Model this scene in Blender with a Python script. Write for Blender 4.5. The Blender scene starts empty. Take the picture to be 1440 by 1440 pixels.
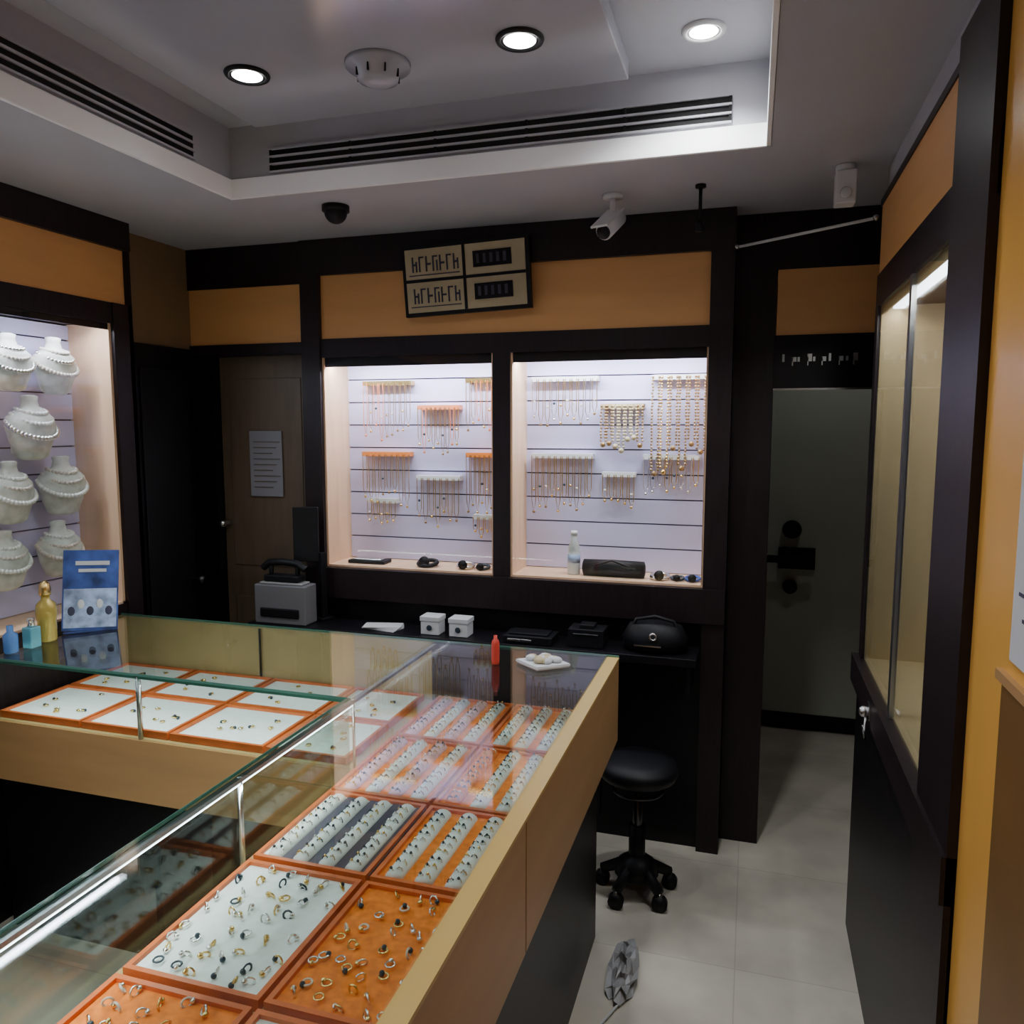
import bpy, math, random
from mathutils import Vector, Matrix, Euler
random.seed(7)
R = math.radians
# ---------------------------------------------------------------- materials
def _mat(name):
    m = bpy.data.materials.new(name); m.use_nodes = True
    nt = m.node_tree
    return m, nt, nt.nodes['Principled BSDF']
def pbr(name, col, rough=0.5, metal=0.0, var=0.0, scale=20, stretch=(1,1,1), spec=0.5, bump=0.0):
    m, nt, b = _mat(name)
    b.inputs['Roughness'].default_value = rough
    b.inputs['Metallic'].default_value = metal
    b.inputs['Specular IOR Level'].default_value = spec
    b.inputs['Base Color'].default_value = (*col, 1)
    if var > 0 or bump > 0:
        tc = nt.nodes.new('ShaderNodeTexCoord'); mp = nt.nodes.new('ShaderNodeMapping')
        mp.inputs['Scale'].default_value = stretch
        nz = nt.nodes.new('ShaderNodeTexNoise'); nz.inputs['Scale'].default_value = scale
        nz.inputs['Detail'].default_value = 4
        nt.links.new(tc.outputs['Object'], mp.inputs['Vector']); nt.links.new(mp.outputs[0], nz.inputs['Vector'])
        cr = nt.nodes.new('ShaderNodeValToRGB')
        cr.color_ramp.elements[0].position = .3; cr.color_ramp.elements[1].position = .7
        cr.color_ramp.elements[0].color = (*[max(0, c*(1-var)) for c in col], 1)
        cr.color_ramp.elements[1].color = (*[min(1, c*(1+var)) for c in col], 1)
        nt.links.new(nz.outputs['Fac'], cr.inputs[0]); nt.links.new(cr.outputs[0], b.inputs['Base Color'])
        if bump > 0:
            bp = nt.nodes.new('ShaderNodeBump'); bp.inputs['Strength'].default_value = bump
            bp.inputs['Distance'].default_value = .002
            nt.links.new(nz.outputs['Fac'], bp.inputs['Height']); nt.links.new(bp.outputs[0], b.inputs['Normal'])
    return m
def emit(name, col, s):
    m, nt, b = _mat(name)
    b.inputs['Base Color'].default_value = (*col, 1)
    b.inputs['Emission Color'].default_value = (*col, 1); b.inputs['Emission Strength'].default_value = s
    return m
def glassmat(name, tint, f0=0.045, rough=0.02):
    m = bpy.data.materials.new(name); m.use_nodes = True; nt = m.node_tree; nt.nodes.clear()
    o = nt.nodes.new('ShaderNodeOutputMaterial'); mx = nt.nodes.new('ShaderNodeMixShader')
    t = nt.nodes.new('ShaderNodeBsdfTransparent'); t.inputs[0].default_value = (*tint, 1)
    g = nt.nodes.new('ShaderNodeBsdfGlossy'); g.inputs['Roughness'].default_value = rough
    lw = nt.nodes.new('ShaderNodeLayerWeight'); lw.inputs[0].default_value = .5
    p = nt.nodes.new('ShaderNodeMath'); p.operation = 'POWER'; p.inputs[1].default_value = 5
    ma = nt.nodes.new('ShaderNodeMath'); ma.operation = 'MULTIPLY_ADD'; ma.inputs[1].default_value = 1-f0; ma.inputs[2].default_value = f0
    nt.links.new(lw.outputs['Facing'], p.inputs[0]); nt.links.new(p.outputs[0], ma.inputs[0]); nt.links.new(ma.outputs[0], mx.inputs[0])
    nt.links.new(t.outputs[0], mx.inputs[1]); nt.links.new(g.outputs[0], mx.inputs[2]); nt.links.new(mx.outputs[0], o.inputs[0])
    return m
def tilemat():
    m, nt, b = _mat('floor_tile')
    tc = nt.nodes.new('ShaderNodeTexCoord')
    br = nt.nodes.new('ShaderNodeTexBrick'); br.offset = 0
    br.inputs['Scale'].default_value = 1; br.inputs['Brick Width'].default_value = .6; br.inputs['Row Height'].default_value = .6
    br.inputs['Mortar Size'].default_value = .002
    br.inputs['Color1'].default_value = (.74,.69,.58,1); br.inputs['Color2'].default_value = (.70,.65,.55,1); br.inputs['Mortar'].default_value = (.58,.53,.44,1)
    nt.links.new(tc.outputs['Object'], br.inputs['Vector'])
    nz = nt.nodes.new('ShaderNodeTexNoise'); nz.inputs['Scale'].default_value = 3; nz.inputs['Detail'].default_value = 6
    nt.links.new(tc.outputs['Object'], nz.inputs['Vector'])
    cr = nt.nodes.new('ShaderNodeValToRGB'); cr.color_ramp.elements[0].position = .3; cr.color_ramp.elements[1].position = .7
    cr.color_ramp.elements[0].color = (.70,.70,.70,1); cr.color_ramp.elements[1].color = (1.1,1.1,1.1,1)
    nt.links.new(nz.outputs['Fac'], cr.inputs[0])
    mx = nt.nodes.new('ShaderNodeMix'); mx.data_type = 'RGBA'; mx.blend_type = 'MULTIPLY'; mx.inputs[0].default_value = 1
    nt.links.new(br.outputs['Color'], mx.inputs[6]); nt.links.new(cr.outputs[0], mx.inputs[7]); nt.links.new(mx.outputs[2], b.inputs['Base Color'])
    b.inputs['Roughness'].default_value = .28
    return m
ORANGE = pbr('maple_laminate', (.76,.40,.14), .35, var=.05, scale=3, stretch=(1,1,6))
SIDEW = pbr('oak_laminate', (.50,.29,.12), .38, var=.08, scale=3, stretch=(1,1,6))
GOLDW = pbr('gold_laminate', (.88,.46,.09), .3, var=.06, scale=4, stretch=(1,1,.4))
TAN = pbr('tan_laminate', (.42,.30,.13), .4, var=.1, scale=8)
DARK = pbr('wenge_wood', (.014,.008,.010), .42, var=.3, scale=14, stretch=(6,6,.6), spec=.35)
BLACK = pbr('black_laminate', (.005,.004,.006), .4, spec=.3)
BLACKP = pbr('black_plastic', (.006,.006,.008), .5, spec=.3)
DEEP = pbr('deep_shadow_void', (.003,.003,.003), .8)
PINKW = pbr('pale_wood_lining', (.80,.52,.33), .45, var=.08, scale=6, stretch=(4,4,.5))
OLIVEW = pbr('olive_wood_lining', (.60,.46,.24), .45, var=.08, scale=6, stretch=(4,4,.5))
SLAT = pbr('slatwall_white', (.64,.61,.88), .45, var=.03, scale=3)
GROOVE = pbr('slat_groove', (.06,.05,.08), .6)
CEIL = pbr('ceiling_paint', (.48,.48,.52), .55, var=.04, scale=3)
CEILP = pbr('ceiling_gloss_panel', (.42,.42,.47), .14, var=.03, scale=2)
WHITEP = pbr('white_trim_paint', (1.0,1.0,1.0), .5)
WHITE = pbr('white_plastic', (.75,.75,.75), .4)
WPAD = pbr('white_velvet', (.80,.84,.83), .9, var=.06, scale=60)
OPAD = pbr('orange_velvet', (.86,.20,.02), .9, var=.25, scale=60)
TRAYF = pbr('cherry_tray_frame', (.60,.13,.03), .4, var=.15, scale=20)
PPAD = pbr('pink_velvet', (.84,.52,.62), .9, var=.15, scale=60)
SILVER = pbr('silver', (.85,.85,.82), .2, 1)
GOLD = pbr('gold', (.85,.60,.22), .25, 1)
DGEM = pbr('dark_gem', (.03,.05,.07), .15)
PALEB = pbr('pale_bead', (.7,.62,.55), .3)
CHROME = pbr('brushed_steel', (.6,.6,.6), .25, 1)
DSTEEL = pbr('dark_steel', (.10,.10,.11), .3, 1)
CREAM = pbr('door_paint', (.42,.45,.38), .5, var=.05, scale=3)
BROWND = pbr('brown_door', (.12,.085,.055), .45, var=.15, scale=6, stretch=(4,4,.5))
BROWNR = pbr('brown_base_panel', (.22,.11,.03), .4, var=.15, scale=4)
WALLB = pbr('brown_wall', (.24,.15,.07), .6, var=.1, scale=4)
PAPER = pbr('paper', (.65,.67,.68), .8)
INK = pbr('ink', (.05,.05,.09), .8)
PLUMP = pbr('bust_leatherette', (.66,.68,.62), .5, var=.18, scale=30)
PEARL = pbr('pearl_bead', (.85,.85,.80), .25)
GEDGE = pbr('green_glass_edge', (.10,.26,.20), .1)
ALU = pbr('aluminium_profile', (.5,.52,.54), .3, 1)
BLUE = pbr('blue_print', (.05,.10,.34), .4, var=.6, scale=14)
LBLUE = pbr('pale_blue_print', (.35,.45,.70), .4, var=.5, scale=24)
OCHRE = pbr('orange_acrylic', (.85,.25,.04), .35)
REDP = pbr('red_plastic', (.6,.05,.03), .4)
AMBER = pbr('amber_glass', (.55,.42,.10), .12, .3)
TEALG = pbr('teal_glass', (.15,.45,.55), .1)
BOARD = pbr('board_cream', (.50,.42,.25), .5, var=.1, scale=12)
LED = emit('led_strip', (.82,.85,1), 14)
LEDC = emit('counter_led', (.85,.93,1), 6)
LAMP = emit('downlight_lens', (1,.98,.95), 30)
GLASS = glassmat('clear_glass', (.95,.98,.965), .03)
GLASST = glassmat('counter_glass', (.91,.96,.935), .045)
TILE = tilemat()
# ---------------------------------------------------------------- mesh builder
class MB:
    def __init__(s): s.v=[]; s.f=[]; s.m=[]; s.s=[]; s.mats=[]
    def mi(s, m):
        if m not in s.mats: s.mats.append(m)
        return s.mats.index(m)
    def add(s, vs, fs, m, smooth=False, M=None):
        n = len(s.v); k = s.mi(m)
        for v in vs:
            s.v.append(tuple(M @ Vector(v)) if M is not None else tuple(v))
        for f in fs:
            s.f.append(tuple(n+i for i in f)); s.m.append(k); s.s.append(smooth)
    def box(s, x0,x1,y0,y1,z0,z1,m,M=None):
        if x0>x1:x0,x1=x1,x0
        if y0>y1:y0,y1=y1,y0
        if z0>z1:z0,z1=z1,z0
        vs=[(x0,y0,z0),(x1,y0,z0),(x1,y1,z0),(x0,y1,z0),(x0,y0,z1),(x1,y0,z1),(x1,y1,z1),(x0,y1,z1)]
        s.add(vs,[(0,3,2,1),(4,5,6,7),(0,1,5,4),(1,2,6,5),(2,3,7,6),(3,0,4,7)],m,False,M); return s
    def lathe(s, c, prof, m, seg=20, sx=1, sy=1, M=None, smooth=True):
        vs=[]; fs=[]
        for r,z in prof:
            for i in range(seg):
                a=2*math.pi*i/seg; vs.append((c[0]+r*math.cos(a)*sx,c[1]+r*math.sin(a)*sy,c[2]+z))
        for j in range(len(prof)-1):
            for i in range(seg):
                k=(i+1)%seg; fs.append((j*seg+i,j*seg+k,(j+1)*seg+k,(j+1)*seg+i))
        fs.append(tuple(reversed(range(seg)))); fs.append(tuple((len(prof)-1)*seg+i for i in range(seg)))
        s.add(vs,fs,m,smooth,M); return s
    def cyl(s, p0,p1,r,m,seg=12,r1=None,M=None):
        p0=Vector(p0);p1=Vector(p1);d=p1-p0;L=d.length
        Q=Matrix.Translation(p0)@d.to_track_quat('Z','Y').to_matrix().to_4x4()
        if M is not None: Q=M@Q
        return s.lathe((0,0,0),[(r,0),(r if r1 is None else r1,L)],m,seg,M=Q)
    def torus(s,M,Rm,r,m,a=12,b=5,arc=1.0):
        vs=[];fs=[];na=a if arc>=1 else a+1
        for i in range(na):
            t=2*math.pi*arc*i/a
            for j in range(b):
                p=2*math.pi*j/b; q=Rm+r*math.cos(p)
                vs.append((q*math.cos(t),q*math.sin(t),r*math.sin(p)))
        for i in range(a):
            i2=(i+1)%na
            for j in range(b):
                j2=(j+1)%b; fs.append((i*b+j,i2*b+j,i2*b+j2,i*b+j2))
        s.add(vs,fs,m,True,M); return s
    def ball(s,c,r,m,seg=10,rings=6,sc=(1,1,1),M=None):
        prof=[(max(1e-4,r*math.sin(math.pi*i/rings)),-r*math.cos(math.pi*i/rings)*sc[2]) for i in range(rings+1)]
        return s.lathe(c,prof,m,seg,sc[0],sc[1],M=M)
    def tube(s,pts,r,m,b=4):
        pts=[Vector(p) for p in pts]; vs=[];fs=[]
        for i,p in enumerate(pts):
            d=(pts[min(i+1,len(pts)-1)]-pts[max(i-1,0)]).normalized()
            q=d.to_track_quat('Z','Y')
            for j in range(b):
                a=2*math.pi*j/b; vs.append(p+q@Vector((r*math.cos(a),r*math.sin(a),0)))
        for i in range(len(pts)-1):
            for j in range(b):
                j2=(j+1)%b; fs.append((i*b+j,i*b+j2,(i+1)*b+j2,(i+1)*b+j))
        s.add(vs,fs,m,True); return s
    def build(s,name,bevel=0):
        me=bpy.data.meshes.new(name); me.from_pydata(s.v,[],s.f)
        for m in s.mats: me.materials.append(m)
        me.polygons.foreach_set('material_index',s.m); me.polygons.foreach_set('use_smooth',s.s); me.update()
        o=bpy.data.objects.new(name,me); bpy.context.collection.objects.link(o)
        if bevel:
            b=o.modifiers.new('bevel','BEVEL'); b.width=bevel; b.segments=2; b.limit_method='ANGLE'; b.angle_limit=R(50)
        return o
T=Matrix.Translation
def RZ(a): return Matrix.Rotation(R(a),4,'Z')
def RX(a): return Matrix.Rotation(R(a),4,'X')
def RY(a): return Matrix.Rotation(R(a),4,'Y')
# ---------------------------------------------------------------- room shell
CZ=2.5
MB().box(-3.0,1.2,-1.7,4.8,-.08,0,TILE).build('floor')
c=MB()
rx0,rx1,ry0,ry1=-1.79,.026,-.9,2.457
c.box(-3.0,rx0,-1.7,4.8,CZ,2.74,CEIL); c.box(rx1,1.2,-1.7,4.8,CZ,2.74,CEIL)
c.box(rx0,rx1,ry1,4.8,CZ,2.74,CEIL); c.box(rx0,rx1,-1.7,ry0,CZ,2.74,CEIL)
c.box(-3.0,1.2,-1.7,4.8,2.74,2.8,CEIL)
c.build('ceiling')
MB().box(-1.61,-.37,-.7,2.35,2.685,2.739,CEILP).build('ceiling_drop_panel',.003)
t=MB()
t.box(rx0,rx1,ry1-.014,ry1-.001,CZ-.004,2.562,WHITEP); t.box(rx0,rx0+.014,ry0,ry1,CZ-.004,2.562,WHITEP)
t.box(rx1-.014,rx1-.001,ry0,ry1,CZ-.004,2.562,WHITEP); t.box(rx0,rx1,ry0,ry0+.014,CZ-.004,2.562,WHITEP)
t.build('trim_1',.002)
def vent_y(name,x0,x1,y,z0,z1):
    m=MB(); m.box(x0,x1,y-.004,y-.001,z0,z1,DEEP)
    n=3; h=(z1-z0)/n
    for i in range(n+1):
        z=z0+i*h; m.box(x0-.004,x1+.004,y-.012,y-.001,z-.003,z+.003,CEIL)
    for k in range(6):
        x=x0+(x1-x0)*k/5; m.box(x-.004,x+.004,y-.010,y-.001,z0,z1,DEEP)
    m.build(name)
vent_y('air_vent_grille',-1.62,-.09,ry1,2.575,2.65)
def vent_x(name,y0,y1,x,z0,z1):
    m=MB(); m.box(x+.001,x+.004,y0,y1,z0,z1,DEEP)
    h=(z1-z0)/3
    for i in range(4):
        z=z0+i*h; m.box(x+.001,x+.012,y0-.004,y1+.004,z-.003,z+.003,CEIL)
    m.build(name)
vent_x('air_vent_grille',.6,2.26,rx0,2.575,2.65)
MB().box(-3.0,-2.85,-1.7,4.8,0,CZ,WALLB).build('wall_left')
MB().box(-2.85,-2.5,2.66,3.1,0,CZ,WALLB).build('wall_alcove')
MB().box(.95,1.2,-1.7,4.8,0,CZ,WALLB).build('wall_right')
MB().box(-2.85,.95,4.6,4.8,0,CZ,WALLB).build('wall_back')
MB().box(-2.85,.95,-1.7,-1.6,0,CZ,pbr('front_wall_paint',(.35,.32,.28),.6)).build('wall_front')
MB().box(-2.85,-.1,3.42,3.5,0,CZ,WALLB).build('wall_partition')
# ---------------------------------------------------------------- slatwall + display
def slats_y(m,x0,x1,y,z0,z1,sp=.104,mat=None):
    mat=mat or SLAT
    m.box(x0,x1,y,y+.01,z0,z1,GROOVE)
    z=z0
    while z<z1-.01:
        m.box(x0,x1,y-.012,y,z+.003,min(z+sp-.003,z1),mat); z+=sp
def slats_x(m,x,sgn,y0,y1,z0,z1,sp=.104):
    m.box(x,x-sgn*.01,y0,y1,z0,z1,GROOVE)
    z=z0
    while z<z1-.01:
        m.box(x,x+sgn*.012,y0,y1,z+.003,min(z+sp-.003,z1),SLAT); z+=sp
FY=3.08
m=MB()
m.box(-1.906,-.08,FY+.02,FY+.34,0,.94,BLACK)
for k in range(4):
    x=-1.88+k*.45; m.box(x,x+.42,FY+.005,FY+.02,.08,.82,BLACK)
m.box(-1.906,-.08,FY-.03,FY+.34,.94,1.075,DARK)
m.box(-1.906,-.08,FY,FY+.34,2.0,2.08,DARK)
m.box(-1.816,-.166,FY+.012,FY+.30,2.08,2.35,ORANGE)
m.box(-1.906,-.08,FY-.012,FY+.34,2.35,2.499,DARK)
m.box(-1.906,-1.816,FY-.012,FY+.34,1.075,2.35,DARK)
m.box(-.166,-.08,FY-.012,FY+.34,0,2.35,DARK)
m.box(-1.025,-.951,FY,FY+.26,1.075,2.0,DARK)
m.box(-1.816,-.166,FY+.26,FY+.33,1.075,2.08,DARK)
for a,b in ((-1.816,-1.025),(-.951,-.166)):
    m.box(a,a+.008,FY+.01,FY+.25,1.083,2.0,PINKW); m.box(b-.008,b,FY+.01,FY+.25,1.083,2.0,PINKW)
    m.box(a,b,FY+.01,FY+.25,1.075,1.083,PINKW)
    slats_y(m,a+.008,b-.008,FY+.235,1.083,1.99)
    m.box(a+.02,b-.02,FY+.045,FY+.075,1.988,1.999,LED)
    m.box(a+.008,b-.008,FY+.020,FY+.028,1.960,2.0,DARK)
    m.box(a+.004,b-.004,FY+.010,FY+.014,1.08,1.999,GLASS)
m.build('jewellery_wall_cabinet')
m=MB(); m.box(-2.08,-.17,2.86,3.049,.82,.85,BLACK)
for x in (-1.95,-1.3,-.75,-.2): m.box(x-.01,x+.01,2.9,3.085,.70,.82,BLACK)
m.build('work_shelf',.002)
m=MB(); m.box(-.079,.07,3.2,4.6,0,2.499,DARK); m.build('trim_2')
m=MB(); m.box(.07,.95,3.2,3.34,2.29,2.499,DARK); m.box(.075,.95,3.205,3.34,2.045,2.29,ORANGE); m.box(.07,.95,3.195,3.34,1.845,2.045,BLACK)
m.box(.07,.95,3.19,3.2,1.838,1.845,CHROME)
for k,x in enumerate((.10,.135,.155,.19,.21,.24,.265,.30,.325,.35)):
    hh=.012 if k%3 else .02
    m.box(x,x+(.016 if k%2 else .008),3.192,3.195,1.945,1.945+hh*1.4,ALU)
    if k%2: m.box(x,x+.004,3.192,3.195,1.93,1.96,ALU)
m.build('lintel_sign')
m=MB(); m.box(.072,.95,4.56,4.6,0,2.15,DARK); m.box(.10,.90,4.53,4.57,.04,2.08,CREAM)
m.box(.10,.90,4.525,4.53,.02,.10,BLACK)
for z,r in ((1.14,.05),(.82,.038)):
    m.cyl((.225,4.53,z),(.225,4.50,z),r,BLACKP,20)
m.cyl((.225,4.53,.985),(.225,4.49,.985),.055,BLACKP,20); m.cyl((.225,4.50,.985),(.225,4.46,.985),.018,BLACKP)
m.box(.09,.345,4.455,4.475,.96,1.0,BLACKP)
m.box(.16,.35,4.515,4.53,.92,1.04,BLACKP)
m.build('door_1',.003)
m=MB()
m.box(-2.5,-1.906,FY,FY+.2,2.32,2.499,DARK); m.box(-2.499,-1.91,FY+.01,FY+.2,2.07,2.32,ORANGE)
m.box(-2.5,-1.906,FY,FY+.2,2.02,2.07,DARK); m.box(-2.5,-2.38,FY,FY+.2,0,2.02,BLACK)
m.build('door_frame')
m=MB(); m.box(-2.38,-1.907,FY+.05,FY+.09,0,2.02,BROWND); m.box(-2.33,-1.95,FY+.045,FY+.05,.15,.9,BROWND); m.box(-2.33,-1.95,FY+.045,FY+.05,1.05,1.92,BROWND)
m.cyl((-2.35,FY+.05,1.25),(-2.35,FY+.0,1.25),.012,CHROME); m.ball((-2.35,FY-.01,1.25),.018,CHROME,12,8)
m.build('door_2',.004)
m=MB(); m.box(-2.22,-2.05,FY+.034,FY+.037,1.38,1.68,pbr('grey_paper',(.22,.22,.25),.8))
for k in range(9): m.box(-2.2,-2.2+.10+.04*((k*7)%3)/2,FY+.032,FY+.034,1.42+k*.026,1.424+k*.026,BROWND)
m.build('door_notice')
m=MB(); m.box(-2.5,-2.47,2.68,3.05,0,2.05,BLACK); m.box(-2.47,-2.46,2.72,3.01,.15,1.95,BLACKP); m.cyl((-2.46,2.98,1.0),(-2.42,2.98,1.0),.01,DSTEEL); m.ball((-2.41,2.98,1.0),.022,DSTEEL,12,8)
m.build('door_3',.003)
# left display cabinet (plane x=-2.4)
m=MB(); LX=-2.4
m.box(-2.84,LX-.02,-.6,2.62,0,.735,BLACK)
m.box(-2.84,LX,-.6,2.62,.735,.99,DARK); m.box(-2.84,LX,-.6,2.62,2.10,2.18,DARK)
m.box(-2.84,LX-.01,-.6,2.60,2.18,2.39,ORANGE); m.box(-2.84,LX+.012,-.6,2.62,2.39,2.499,DARK)
m.box(-2.84,LX+.006,2.52,2.62,0,2.18,DARK); m.box(-2.84,LX+.006,2.6,2.62,0,2.39,DARK)
m.box(-2.84,LX,-.6,-.5,.99,2.10,DARK)
m.box(-2.84,-2.64,-.5,2.52,.99,2.10,DARK)
slats_x(m,-2.62,1,-.5,2.51,.998,2.095)
m.box(-2.62,LX-.01,2.508,2.52,.99,2.10,PINKW); m.box(-2.62,LX-.01,-.5,2.52,.99,.998,PINKW)
m.box(-2.47,-2.44,-.45,2.48,2.088,2.099,LED)
m.box(LX-.018,LX-.012,-.5,2.51,2.075,2.10,DARK)
m.box(LX-.010,LX-.006,-.49,2.51,.995,2.095,GLASS)
m.build('jewellery_wall_cabinet')
# right display cabinet (plane x=.36)
RXp=.36; m=MB()
m.box(RXp,.94,1.46,2.75,0,.86,BLACK); m.box(RXp-.02,.94,1.46,2.77,.86,.95,DARK)
m.box(RXp,.94,1.46,2.75,2.07,2.17,DARK); m.box(RXp+.004,.94,1.70,2.74,2.17,2.38,ORANGE)
m.box(RXp,.94,1.46,2.75,2.38,2.40,DARK)
m.box(RXp-.012,.94,1.46,1.72,0,2.42,DARK)
m.box(.60,.94,1.72,2.74,.95,2.07,DARK); m.box(RXp,.6,2.70,2.75,.95,2.07,DARK)
slats_x(m,.588,-1,1.74,2.70,.955,2.065)
m.box(RXp+.01,.588,2.69,2.70,.95,2.07,OLIVEW); m.box(RXp+.01,.588,1.74,2.70,.95,.956,OLIVEW)
m.box(.40,.43,1.80,2.68,2.058,2.069,LED)
m.box(RXp,RXp+.012,2.15,2.18,.95,2.07,ALU)
m.box(RXp-.004,RXp+.006,1.725,1.74,.95,2.07,ALU)
m.box(RXp+.012,RXp+.018,1.74,2.70,2.045,2.07,OLIVEW)
m.box(RXp+.004,RXp+.008,1.74,2.70,.955,2.065,GLASS)
m.build('jewellery_wall_cabinet')
m=MB(); m.box(RXp+.005,.94,.2,1.459,0,2.42,GOLDW); m.box(RXp,RXp+.005,.2,1.27,0,1.33,BROWNR); m.box(RXp-.004,RXp+.005,.2,1.29,1.33,1.345,SIDEW)
m.build('wall_panel_right')
MB().box(RXp+.005,.94,-1.6,.2,0,2.42,GOLDW).build('wall_panel_right.001')
MB().box(RXp+.02,.94,-1.6,2.75,2.421,2.499,CEIL).build('trim_3')
m=MB(); m.box(RXp,RXp+.005,.98,1.245,1.37,1.68,PAPER)
for k in range(8): m.box(RXp-.001,RXp,1.0,1.18+.02*(k%3),1.40+k*.034,1.405+k*.034,INK)
m.build('wall_notice')
m=MB()
for y,z in ((1.95,1.75),(2.1,1.78),(2.3,1.5),(2.45,1.78),(2.0,1.45),(2.15,1.25),(2.5,1.3),(1.85,1.3),(1.85,1.6)):
    m.box(.54,.575,y-.05,y+.05,z,z+.012,WHITE)
    for k in range(4):
        yy=y-.04+k*.026
        m.tube([(.545,yy-.008,z),(.545,yy-.006,z-.10),(.545,yy,z-.125),(.545,yy+.006,z-.10),(.545,yy+.008,z)],.002,GOLD if k%2 else SILVER)
m.build('necklace_rack')
# ---------------------------------------------------------------- glass counters
TZ=.957; DZ=.755
AX0,AX1=-1.035,-.39; AY0,AY1=-.3,2.457; BX0,BY0=-2.375,1.85
m=MB()
m.box(AX1-.035,AX1,AY0,1.366,.68,TZ-.008,SIDEW); m.box(AX1-.035,AX1,1.372,AY1,.68,TZ-.008,SIDEW); m.box(AX1-.03,AX1-.003,1.366,1.372,.68,TZ-.008,CHROME)
m.box(AX1-.037,AX1+.001,AY0,AY1,TZ-.008,TZ,pbr('olive_gold_edge',(.62,.43,.13),.3))
m.box(AX0+.01,AX1-.035,AY0,AY1-.02,DZ-.03,DZ,TAN)
m.box(AX0,AX1-.037,AY1-.02,AY1,.60,TZ,BLACK)
m.box(AX0+.004,AX0+.02,AY0,BY0,.557,DZ-.001,SIDEW)
m.box(AX0+.05,AX1-.06,AY0+.02,AY1-.03,0,DZ-.03,BLACK)
m.box(AX0+.02,AX1-.037,AY0,AY0+.02,.557,TZ,SIDEW)
m.box(BX0,AX0+.01,BY0+.01,AY1-.02,DZ-.03,DZ,TAN)
m.box(BX0,AX0,AY1-.02,AY1,.60,TZ,TAN)
m.box(BX0,AX0+.004,BY0,BY0+.018,.557,DZ-.001,SIDEW)
m.box(BX0,AX0+.05,BY0+.06,AY1-.04,0,DZ-.03,BLACK)
for y in (.45,1.36): m.cyl((AX0+.010,y,DZ),(AX0+.010,y,TZ),.006,CHROME,10)
for x in (-1.75,): m.cyl((x,BY0+.012,DZ),(x,BY0+.012,TZ),.008,CHROME,10)
m.cyl((AX0+.010,BY0+.010,DZ),(AX0+.010,BY0+.010,TZ),.004,CHROME,10)
m.cyl((-1.72,AY1-.026,DZ),(-1.72,AY1-.026,TZ),.004,BLACKP,8)
m.box(AX0+.004,AX0+.018,AY0+.02,AY1-.02,TZ-.010,TZ-.001,ALU)
m.box(AX0+.005,AX0+.015,AY0+.03,BY0,TZ-.016,TZ-.010,LEDC)
m.box(BX0,AX0,BY0+.006,BY0+.016,TZ-.012,TZ-.001,GEDGE)
m.box(AX0,AX1-.037,AY0,1.365,TZ+.0005,TZ+.0065,GLASST); m.box(AX0,AX1-.037,1.369,AY1,TZ+.0005,TZ+.0065,GLASST)
m.box(BX0,AX0-.002,BY0,AY1,TZ+.0005,TZ+.0065,GLASST)
m.box(AX0-.002,AX0-.0005,AY0,BY0,TZ-.001,TZ+.0067,GEDGE); m.box(BX0,AX0-.002,BY0-.002,BY0-.0005,TZ-.001,TZ+.0067,GEDGE)
m.box(BX0,AX1,AY1+.0005,AY1+.002,TZ,TZ+.0067,GEDGE)
m.box(AX0,AX0+.003,AY0,BY0,DZ,TZ-.001,GLASST); m.box(BX0,AX0-.002,BY0,BY0+.004,DZ,TZ-.001,GLASST)
m.build('glass_display_counter')
def ring(m,x,y,z,mat,r=.0085,flat=None):
    M=T((x,y,z))@RZ(random.uniform(0,360))@RX(random.choice([0,65,80,90]) if flat is None else flat)
    m.torus(M,r,.0022,mat,9,4)
    if random.random()<.8: m.ball((0,0,0),.0055,random.choice([SILVER,DGEM,GOLD]),6,4,M=M@T((r,0,0)))
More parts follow.
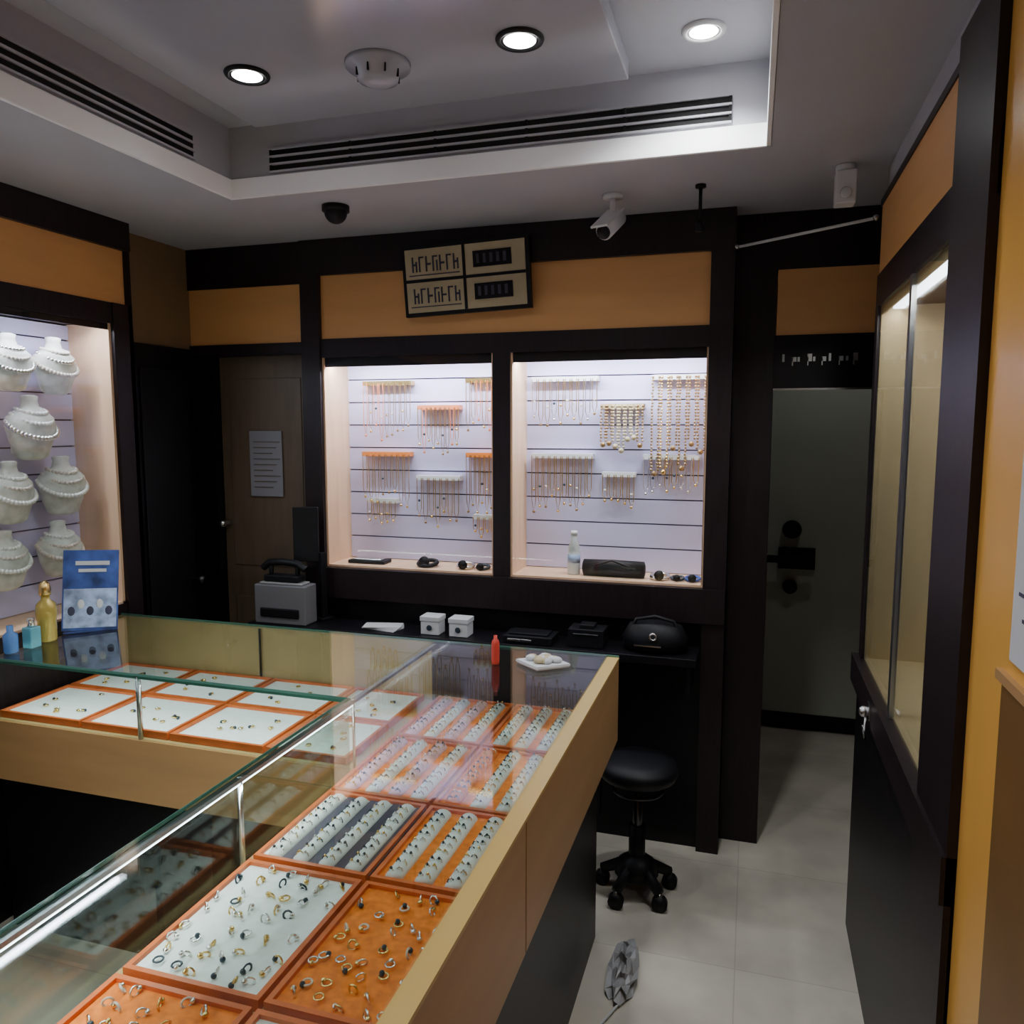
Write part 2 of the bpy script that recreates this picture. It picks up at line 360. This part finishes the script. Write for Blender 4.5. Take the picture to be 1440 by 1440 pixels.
def tray(x0,x1,y0,y1,kind,base=TRAYF):
    z=DZ+.001; m=MB(); w=.010
    m.box(x0,x1,y0,y1,z,z+.006,base)
    for a in ((x0,x1,y0,y0+w),(x0,x1,y1-w,y1),(x0,x0+w,y0+w,y1-w),(x1-w,x1,y0+w,y1-w)): m.box(*a,z+.006,z+.022,base)
    X0,X1,Y0,Y1=x0+w,x1-w,y0+w,y1-w
    pad={'wf':WPAD,'of':OPAD,'wr':OPAD,'pr':OPAD,'gr':WPAD,'we':WPAD,'or':OPAD}[kind]
    m.box(X0,X1,Y0,Y1,z+.006,z+.014,pad)
    if kind in('wf','of'):
        nx=6; ny=9
        for i in range(nx):
            for j in range(ny):
                if random.random()<.10: continue
                x=X0+(i+.5+random.uniform(-.3,.3))*(X1-X0)/nx; y=Y0+(j+.5+random.uniform(-.3,.3))*(Y1-Y0)/ny
                ring(m,x,y,z+.020,random.choice([SILVER,SILVER,GOLD,DGEM]) if kind=='wf' else random.choice([SILVER,PALEB,SILVER,GOLD]))
    elif kind=='we':
        for i in range(7):
            ring(m,random.uniform(X0+.04,X1-.04),random.uniform(Y0+.03,Y1-.03),z+.018,GOLD,.007,0)
    else:
        n=4; rm={'wr':WPAD,'pr':PPAD,'or':WPAD,'gr':WPAD}[kind]
        W=(X1-X0)/n
        for i in range(n):
            xc=X0+(i+.5)*W; rr=W*.30
            rmi=rm
            if kind=='pr' and i%2: rmi=WPAD
            if kind=='or' and i==0: rmi=OPAD
            m.lathe((0,0,0),[(rr,0),(rr,Y1-Y0-.02)],rmi,12,1,.7,M=T((xc,Y0+.01,z+.014))@RX(-90))
            if kind=='gr': m.box(xc+rr,xc+W-rr,Y0,Y1,z+.014,z+.016,GROOVE)
            k=int((Y1-Y0)/.030)
            for j in range(k):
                for e in (-.3,.3):
                    y=Y0+.02+j*.030+random.uniform(-.004,.004)
                    gm=random.choice([SILVER,GOLD,DGEM,SILVER])
                    M=T((xc+e*rr*1.3,y,z+.012+rr*.66))@RX(80)@RY(random.uniform(-30,30))
                    m.torus(M,.0065,.0014,gm,8,4)
                    m.ball((xc+e*rr*1.3,y,z+.018+rr*.72),.0034,random.choice([SILVER,DGEM,GOLD,DGEM]),6,4)
    m.build('jewellery_tray')
L0,L1,R0,R1=-1.005,-.735,-.725,-.44
rows=[(.30,.645,'wf','of'),(.655,.985,'of','we'),(1.0,1.355,'wf','of'),(1.37,1.69,'gr','wr'),(1.70,2.06,'pr','or'),(2.075,2.425,'pr','wr')]
for y0,y1,a,b in rows:
    tray(L0,L1,y0,y1,a); tray(R0,R1,y0,y1,b)
for i,(a,b) in enumerate([(-1.32,-1.06),(-1.655,-1.33),(-1.99,-1.665),(-2.325,-2.0)]):
    tray(a,b,1.875,2.145,'we'); tray(a,b,2.155,2.425,'we')
# ---------------------------------------------------------------- items on counter
GZ=TZ+.0068
m=MB(); m.lathe((-.60,2.29,GZ),[(.075,0),(.08,.006),(.078,.012)],PAPER,4,1.1,.85,smooth=False)
for k in range(16):
    a=k*.9; m.ball((-.60+.05*math.cos(a)*random.random()*1.2,2.29+.035*math.sin(a)*random.random(),GZ+.02),.014,BOARD if k%2 else PAPER,8,5,(1.3,1,.7))
m.build('snack_plate')
m=MB(); m.lathe((-.745,2.26,GZ),[(.012,0),(.013,.01),(.013,.065),(.010,.075),(.006,.078),(.006,.09)],REDP,12); m.build('red_lighter')
m=MB()
m.lathe((-2.31,2.06,GZ),[(.026,0),(.03,.006),(.03,.07),(.034,.10),(.030,.13),(.014,.145),(.014,.16)],AMBER,16); m.lathe((-2.31,2.06,GZ+.16),[(.018,0),(.02,.01),(.016,.04),(.004,.05)],GOLD,14)
m.build('perfume_bottle')
m=MB(); m.box(-2.31,-2.27,1.96,2.0,GZ,GZ+.07,TEALG); m.cyl((-2.29,1.98,GZ+.07),(-2.29,1.98,GZ+.10),.012,SILVER,12); m.build('perfume_bottle',.004)
m=MB(); m.lathe((-2.30,1.91,GZ),[(.02,0),(.022,.005),(.022,.06),(.01,.07),(.01,.09)],pbr('blue_glass',(.1,.25,.6),.1),14); m.build('perfume_bottle')
CM=T((-2.27,2.20,GZ))@RZ(40)
Mx=CM@T((0,0,.004))@RY(3)@RX(-12)
m=MB(); m.box(-.09,.09,-.004,.004,0,.29,BLUE,Mx); m.box(-.085,.085,-.006,-.004,.01,.15,LBLUE,Mx); m.box(-.05,.06,-.007,-.004,.235,.25,PAPER,Mx); m.box(-.04,.05,-.007,-.004,.21,.222,PAPER,Mx)
for k in range(5): m.ball((-.06+k*.03,-.006,.07+.025*(k%2)),.012,PAPER if k%2 else INK,8,5,(1,.2,1.4),M=Mx)
m.box(-.085,.085,-.005,.06,0,.004,BLUE,CM)
m.build('desk_calendar')
SZ=.851
m=MB(); m.box(-2.05,-1.80,2.87,2.965,SZ,SZ+.17,pbr('grey_device',(.16,.16,.17),.5)); m.box(-2.02,-1.83,2.862,2.872,SZ+.03,SZ+.07,BLACKP); m.box(-2.03,-1.82,2.88,2.95,SZ+.17,SZ+.18,pbr('grey_lid',(.3,.3,.3),.5)); m.build('receipt_printer',.006)
m=MB(); m.box(-2.01,-1.84,2.885,2.945,SZ+.182,SZ+.21,BLACKP)
m.tube([(-2.03,2.915,SZ+.235),(-2.0,2.915,SZ+.26),(-1.93,2.915,SZ+.265),(-1.86,2.915,SZ+.26),(-1.82,2.915,SZ+.235)],.016,BLACKP,8)
m.cyl((-1.99,2.915,SZ+.21),(-1.99,2.915,SZ+.25),.01,BLACKP);m.cyl((-1.86,2.915,SZ+.21),(-1.86,2.915,SZ+.25),.01,BLACKP)
m.build('telephone',.004)
Mm=T((-1.79,3.005,SZ))@RZ(70)
m=MB(); m.box(-.035,.035,-.03,.03,0,.012,BLACKP,Mm); m.box(-.015,.015,-.01,.01,.012,.3,BLACKP,Mm); m.box(-.07,.04,-.03,-.012,.26,.50,BLACKP,T((-1.85,3.01,SZ))@RZ(20)); m.build('customer_display',.003)
for x in (-1.24,-1.115):
    m=MB(); m.box(x-.04,x+.04,2.90,2.97,SZ,SZ+.055,PAPER); m.box(x-.043,x+.043,2.897,2.973,SZ+.055,SZ+.075,PAPER); m.cyl((x,2.897,SZ+.03),(x,2.892,SZ+.03),.012,DGEM,12); m.build('gift_box',.003)
m=MB()
for k in range(5): m.box(-.08,.08,-.04,.04,k*.003,k*.003+.002,PAPER,T((-1.47,2.94,SZ))@RZ(k*6-10))
m.build('paper_stack')
m=MB(); m.box(-.92,-.72,2.88,3.0,SZ,SZ+.03,BLACKP); m.box(-.90,-.74,2.90,2.98,SZ+.03,SZ+.038,BLACKP); m.box(-.9,-.8,2.875,2.88,SZ+.01,SZ+.02,CHROME); m.build('weighing_scale',.003)
m=MB(); m.lathe((-.33,2.955,SZ),[(.08,0),(.11,.01),(.115,.05),(.09,.10),(.05,.11)],BLACKP,20,1.1,.65)
m.tube([(-.42,2.93,SZ+.08),(-.40,2.93,SZ+.12),(-.33,2.93,SZ+.135),(-.26,2.93,SZ+.12),(-.24,2.93,SZ+.08)],.007,BLACKP,8)
m.torus(T((-.33,2.872,SZ+.07))@RX(90),.012,.004,SILVER,16,6); m.box(-.40,-.30,2.874,2.88,SZ+.03,SZ+.035,CHROME)
m.build('handbag')
m=MB(); m.box(-.66,-.52,2.9,3.0,SZ,SZ+.07,BLACKP); m.box(-.64,-.54,2.895,2.9,SZ+.05,SZ+.055,DSTEEL); m.box(-.62,-.56,2.92,2.98,SZ+.07,SZ+.085,BLACKP);m.build('card_terminal',.006)
# swivel stool at end of counter
m=MB(); sx,sy=-.355,2.72
m.lathe((sx,sy,.44),[(.11,0),(.135,.01),(.145,.035),(.135,.06),(.09,.072),(.001,.076)],BLACKP,28)
m.cyl((sx,sy,.10),(sx,sy,.44),.018,DSTEEL,14); m.cyl((sx,sy,.08),(sx,sy,.26),.03,BLACKP,14)
m.torus(T((sx,sy,.40)),.09,.006,DSTEEL,24,6)
for k in range(5):
    a=k*2*math.pi/5+.5; ex,ey=sx+.13*math.cos(a),sy+.13*math.sin(a)
    m.cyl((sx,sy,.13),(ex,ey,.065),.028,BLACKP,8,.018); m.cyl((ex,ey-.014,.028),(ex,ey+.014,.028),.028,BLACKP,14); m.cyl((ex,ey,.03),(ex,ey,.065),.008,CHROME,8)
m.lathe((sx,sy,.06),[(.05,0),(.08,.02),(.07,.06),(.03,.09)],BLACKP,18)
m.build('swivel_stool')
m=MB(); vs=[];fs=[];n1,n2=18,8
for j in range(n2):
    ph=j/(n2-1)*math.pi/2
    for i in range(n1):
        a=2*math.pi*i/n1; rr=random.uniform(.7,1.3)
        vs.append((-.33+.045*math.cos(ph)*math.cos(a)*rr,2.28+.13*math.cos(ph)*math.sin(a)*rr,.002+.05*math.sin(ph)*(random.uniform(.6,1.3) if j else 0)))
for j in range(n2-1):
    for i in range(n1):
        k=(i+1)%n1; fs.append((j*n1+i,j*n1+k,(j+1)*n1+k,(j+1)*n1+i))
m.add(vs,fs,pbr('grey_film',(.38,.38,.38),.35)); m.build('plastic_bag')
m=MB(); m.tube([(-.35+.03*math.sin(k*.9),1.65+.06*k,.006) for k in range(9)],.004,PAPER,6); m.build('power_cable')
# ---------------------------------------------------------------- items in centre cabinet
BYp=FY+.222
def rack(x0,x1,z,bar,chmat,L,n,bead=False):
    m=MB(); m.box(x0,x1,BYp-.045,BYp-.001,z-.010,z+.010,bar); 
    for k in range(n):
        x=x0+(k+.5)*(x1-x0)/n; w=(x1-x0)/n*.36; l=L*random.uniform(.75,1.1); y=BYp-.047
        mt=random.choice(chmat)
        if bead:
            for q in range(int(l/.013)):
                for sx in (-w,w): m.ball((x+sx+random.uniform(-.002,.002),y,z-q*.013),.0055,mt,6,4)
            m.ball((x,y,z-l),.012,mt,8,5)
        else:
            m.tube([(x-w,y,z),(x-w*.9,y,z-l*.8),(x,y,z-l),(x+w*.9,y,z-l*.8),(x+w,y,z)],.0018,mt,4)
            m.ball((x,y,z-l),.0065,mt,6,4)
            if random.random()<.5: m.ball((x,y,z-l*.6),.006,random.choice([PALEB,DGEM,GOLD]),6,4)
    m.build('necklace_rack')
CO=pbr('coral_bead',(.80,.25,.10),.3); BR=pbr('bronze_bead',(.35,.22,.10),.3,.6)
rack(-1.71,-1.47,1.895,GOLD,[GOLD,BR,CO],.24,9); rack(-1.21,-1.035,1.90,GOLD,[GOLD,CO,BR],.20,7)
rack(-1.44,-1.24,1.785,CO,[GOLD,BR,CO],.19,9); rack(-1.72,-1.48,1.575,OCHRE,[GOLD,BR],.22,8)
rack(-1.21,-1.035,1.575,OCHRE,[GOLD,BR],.24,8); rack(-1.45,-1.24,1.47,WHITE,[GOLD,BR],.20,7)
rack(-1.70,-1.55,1.36,WHITE,[GOLD],.10,5); rack(-1.18,-1.04,1.30,WHITE,[GOLD],.08,5)
rack(-.91,-.62,1.90,WHITE,[SILVER,GOLD,BR],.18,10); rack(-.40,-.18,1.90,WHITE,[PEARL,GOLD,BR],.36,6,True)
rack(-.61,-.43,1.785,BOARD,[SILVER,BR,BOARD],.17,7,True); rack(-.91,-.64,1.575,WHITE,[GOLD,BR],.22,10); rack(-.43,-.20,1.575,WHITE,[SILVER,GOLD],.14,8)
rack(-.60,-.46,1.50,WHITE,[GOLD],.14,5)
CB=1.084
m=MB(); m.lathe((-.70,FY+.10,CB),[(.024,0),(.027,.005),(.027,.09),(.022,.10),(.026,.11),(.012,.15),(.012,.165)],PAPER,16); m.lathe((-.70,FY+.10,CB+.165),[(.014,0),(.014,.018)],WHITE,12); m.lathe((-.70,FY+.10,CB+.05),[(.0275,0),(.0275,.035)],LBLUE,16); m.build('water_bottle')
m=MB(); m.lathe((0,0,0),[(.02,-.13),(.034,-.125),(.036,0),(.034,.125),(.02,.13)],BLACKP,14,1,.8,M=T((-.53,FY+.09,CB+.034))@RY(90)); m.tube([(-.6,FY+.05,CB+.05),(-.53,FY+.04,CB+.075),(-.46,FY+.05,CB+.05)],.005,BLACKP,6); m.build('glasses_case')
def watch(x,mt,s=1):
    m=MB(); m.torus(T((x,FY+.09,CB+.012*s))@RX(8),.035*s,.008*s,mt,18,6); m.cyl((x,FY+.055,CB+.022*s),(x,FY+.045,CB+.022*s),.02*s,BLACKP,16); m.build('wrist_watch')
watch(-1.36,BLACKP,1.2); watch(-1.18,SILVER); watch(-1.10,DGEM,.8); watch(-.34,SILVER); watch(-.21,BLUE,.8); watch(-.27,DGEM,.7)
m=MB(); m.box(-1.74,-1.56,FY+.06,FY+.14,CB,CB+.015,BLACKP); m.box(-1.72,-1.58,FY+.07,FY+.13,CB+.015,CB+.022,SILVER); m.build('bracelet_pad',.003)
Mb=T((-1.125,FY-.025,2.30))@RY(-2.0)@RX(4)
m=MB(); m.box(-.27,.27,-.022,.006,-.14,.14,BLACKP,Mb); m.box(-.255,.255,-.025,-.020,-.125,.125,BOARD,Mb); m.box(-.006,.006,-.028,-.02,-.125,.125,BLACKP,Mb); m.box(-.255,.255,-.028,-.02,-.006,.006,BLACKP,Mb)
for zc in (.065,-.06):
    m.box(.04,.20,-.030,-.02,zc-.032,zc+.030,BLACK,Mb)
    for k in range(5):
        x=.055+k*.028; m.box(x,x+.012,-.032,-.03,zc-.018,zc+.018,GROOVE,Mb)
    for k in range(7):
        x=-.225+k*.03
        m.box(x,x+.006,-.028,-.02,zc-.03,zc+.03,INK,Mb)
        m.box(x,x+.022,-.028,-.02,zc+(.024 if k%2 else -.005),zc+(.03 if k%2 else .003),INK,Mb)
        if k%3==0: m.box(x+.016,x+.022,-.028,-.02,zc-.03,zc+.012,INK,Mb)
    m.box(-.24,-.02,-.027,-.02,zc-.045,zc-.041,INK,Mb)
m.build('rate_board')
# busts in left cabinet
def bust(y,z,s=1.0,rz=0):
    m=MB(); Mq=T((-2.528,y,z))@RZ(rz)@Matrix.Scale(s,4)
    prof=[(.035,-.11),(.055,-.10),(.075,-.05),(.088,0),(.082,.03),(.055,.052),(.034,.065),(.028,.085),(.032,.10),(.02,.104)]
    m.lathe((0,0,0),prof,PLUMP,22,.62,1,M=Mq)
    for k,(rr,zz,t) in enumerate(((.050,.055,18),(.068,.035,28),(.085,.005,38))):
        bm=random.choice([PEARL,SILVER,PALEB,PEARL]); nb=int(rr*2*math.pi/.013)
        Q=Mq@T((.004,0,zz))@RY(t)
        for b in range(nb):
            a=2*math.pi*b/nb
            if math.cos(a)<-.3: continue
            m.ball((rr*.85*math.cos(a),rr*math.sin(a),0),.0075 if k<2 else .009,bm,6,4,M=Q)
    m.box(-.07,-.02,-.02,.02,-.09,-.05,PLUMP,Mq)
    m.build('necklace_bust')
for y,z,s in ((2.36,1.93,1),(2.17,1.93,.95),(2.24,1.70,1.1),(2.36,1.48,1.05),(2.14,1.47,1.05),(2.33,1.24,1.0),(2.10,1.23,1.0),(1.98,1.91,1.0),(1.98,1.68,1.05),(1.88,1.46,1.0),(1.7,1.8,1),(1.65,1.4,1),(1.4,1.8,1),(1.35,1.4,1)):
    bust(y,z,s,random.uniform(-12,12))
# ---------------------------------------------------------------- ceiling fixtures
def down(x,y,z,ringm,r=.055):
    m=MB(); m.torus(T((x,y,z-.002)),r,.008,ringm,32,8); m.lathe((x,y,z-.0055),[(r*.93,0),(r*.93,.004)],CHROME,28)
    m.lathe((x,y,z-.008),[(r*.62,0),(r*.75,.002)],LAMP,24)
    m.build('recessed_downlight')
PZ=2.685
down(-.60,2.03,PZ,BLACKP); down(-1.39,2.0,PZ,BLACKP); down(-.156,2.24,2.74,WHITE,.05); down(-.60,.9,PZ,BLACKP); down(-1.39,.9,PZ,BLACKP)
down(.45,3.95,CZ,WHITE)
down(-.60,-.2,PZ,BLACKP); down(-1.39,-.2,PZ,BLACKP)  # unseen pair behind the camera, added only as ambient fill
m=MB(); m.lathe((-1.01,2.05,PZ),[(.09,0),(.088,-.012),(.06,-.02),(.055,-.045),(.03,-.055),(.001,-.056)],CEILP,28); 
for k in range(8): m.box(-.004,.004,-.002,.002,-.04,-.02,DEEP,T((-1.01,2.05,PZ))@RZ(k*45)@T((.058,0,0)))
m.build('smoke_detector')
m=MB(); m.cyl((-1.48,2.64,CZ),(-1.48,2.64,CZ-.02),.05,BLACKP,20); m.ball((-1.48,2.64,CZ-.022),.042,BLACKP,18,10); m.build('dome_camera')
def cctv(x,y,yaw,pitch,drop=.06,name='security_camera'):
    m=MB(); m.cyl((x,y,CZ),(x,y,CZ-.012),.035,WHITE,16); m.cyl((x,y,CZ-.012),(x,y,CZ-drop),.010,WHITE); m.ball((x,y,CZ-drop),.018,WHITE)
    Q=T((x,y,CZ-drop-.025))@RZ(yaw)@RX(pitch)
    m.cyl((0,.05,0),(0,-.07,0),.030,WHITE,18,M=Q); m.cyl((0,-.07,0),(0,-.078,0),.024,BLACKP,18,M=Q); m.box(-.033,.033,-.09,.05,.025,.032,WHITE,Q)
    m.build(name)
cctv(-.49,2.80,-20,35,.07)
m=MB(); m.cyl((.25,2.70,CZ),(.25,2.70,CZ-.02),.03,WHITE,14); m.box(.22,.28,2.67,2.73,CZ-.12,CZ-.02,WHITE); m.cyl((.25,2.67,CZ-.09),(.25,2.662,CZ-.09),.018,PAPER,14); m.build('motion_sensor',.01)
m=MB(); m.cyl((-.19,2.77,CZ),(-.19,2.77,CZ-.12),.006,BLACKP,8); m.cyl((-.19,2.77,CZ-.12),(-.19,2.77,CZ-.15),.014,BLACKP,10); m.cyl((-.19,2.77,CZ),(-.19,2.77,CZ-.01),.018,BLACKP,12); m.build('pendant_sensor')
m=MB(); m.cyl((-.075,3.06,2.352),(.355,2.765,2.352),.005,WHITE,10); m.ball((-.075,3.055,2.352),.010,CHROME); m.ball((.35,2.765,2.352),.010,CHROME); m.build('curtain_rod')
m=MB()
m.box(.335,.339,2.30,2.34,.885,.93,CHROME); m.ball((.325,2.32,.905),.016,CHROME,12,8); m.tube([(.33,2.32,.89),(.325,2.30,.86),(.33,2.31,.83),(.325,2.33,.86)],.004,CHROME,6); m.build('cabinet_lock')
# ---------------------------------------------------------------- lights
def area(name,loc,rot,sx,sy,p,col=(1,1,1)):
    l=bpy.data.lights.new(name,'AREA'); l.shape='RECTANGLE'; l.size=sx; l.size_y=sy; l.energy=p; l.color=col
    o=bpy.data.objects.new(name,l); o.location=loc; o.rotation_euler=[R(a) for a in rot]; bpy.context.collection.objects.link(o); return o
COOL=(.84,.85,1)
area('display_led_light',(-1.42,FY+.06,1.986),(16,0,0),.74,.025,11,COOL)
area('display_led_light',(-.56,FY+.06,1.986),(16,0,0),.74,.025,11,COOL)
area('display_led_light',(-2.455,1.0,2.086),(0,-14,0),.025,2.9,20,COOL)
area('display_led_light',(.415,2.24,2.056),(0,14,0),.025,.86,4,(1,.95,.85))
area('counter_led_light',(AX0+.024,.8,TZ-.02),(0,40,0),.012,2.0,5,(.92,1,.97))
area('counter_led_light',(-1.7,BY0+.024,TZ-.02),(35,0,0),1.25,.012,2.2,(.92,1,.97))
def spot(x,y,z,p,col=(.96,.98,1),a=140):
    l=bpy.data.lights.new('downlight_beam','SPOT'); l.energy=p; l.spot_size=R(a); l.spot_blend=.6; l.shadow_soft_size=.04; l.color=col
    o=bpy.data.objects.new('downlight_beam',l); o.location=(x,y,z); bpy.context.collection.objects.link(o)
for x,y,z in ((-.60,2.03,PZ-.015),(-1.39,2.0,PZ-.015),(-.60,.9,PZ-.015),(-1.39,.9,PZ-.015)): spot(x,y,z,14)
spot(-.156,2.24,2.72,34); spot(.45,3.95,CZ-.015,4); spot(-.60,-.2,PZ-.015,22); spot(-1.39,-.2,PZ-.015,16)  # last two beams: added fill from behind the camera
w=bpy.data.worlds.new('World'); bpy.context.scene.world=w; w.use_nodes=True
w.node_tree.nodes['Background'].inputs[0].default_value=(.05,.055,.07,1); w.node_tree.nodes['Background'].inputs[1].default_value=.3
# ---------------------------------------------------------------- camera
cd=bpy.data.cameras.new('camera'); cd.sensor_width=36; cd.lens=36*1100/1440; cd.clip_start=.02
co=bpy.data.objects.new('camera',cd); co.location=(0,0,1.7); co.rotation_euler=(R(90-6.23),0,R(17)); bpy.context.collection.objects.link(co)
bpy.context.scene.camera=co
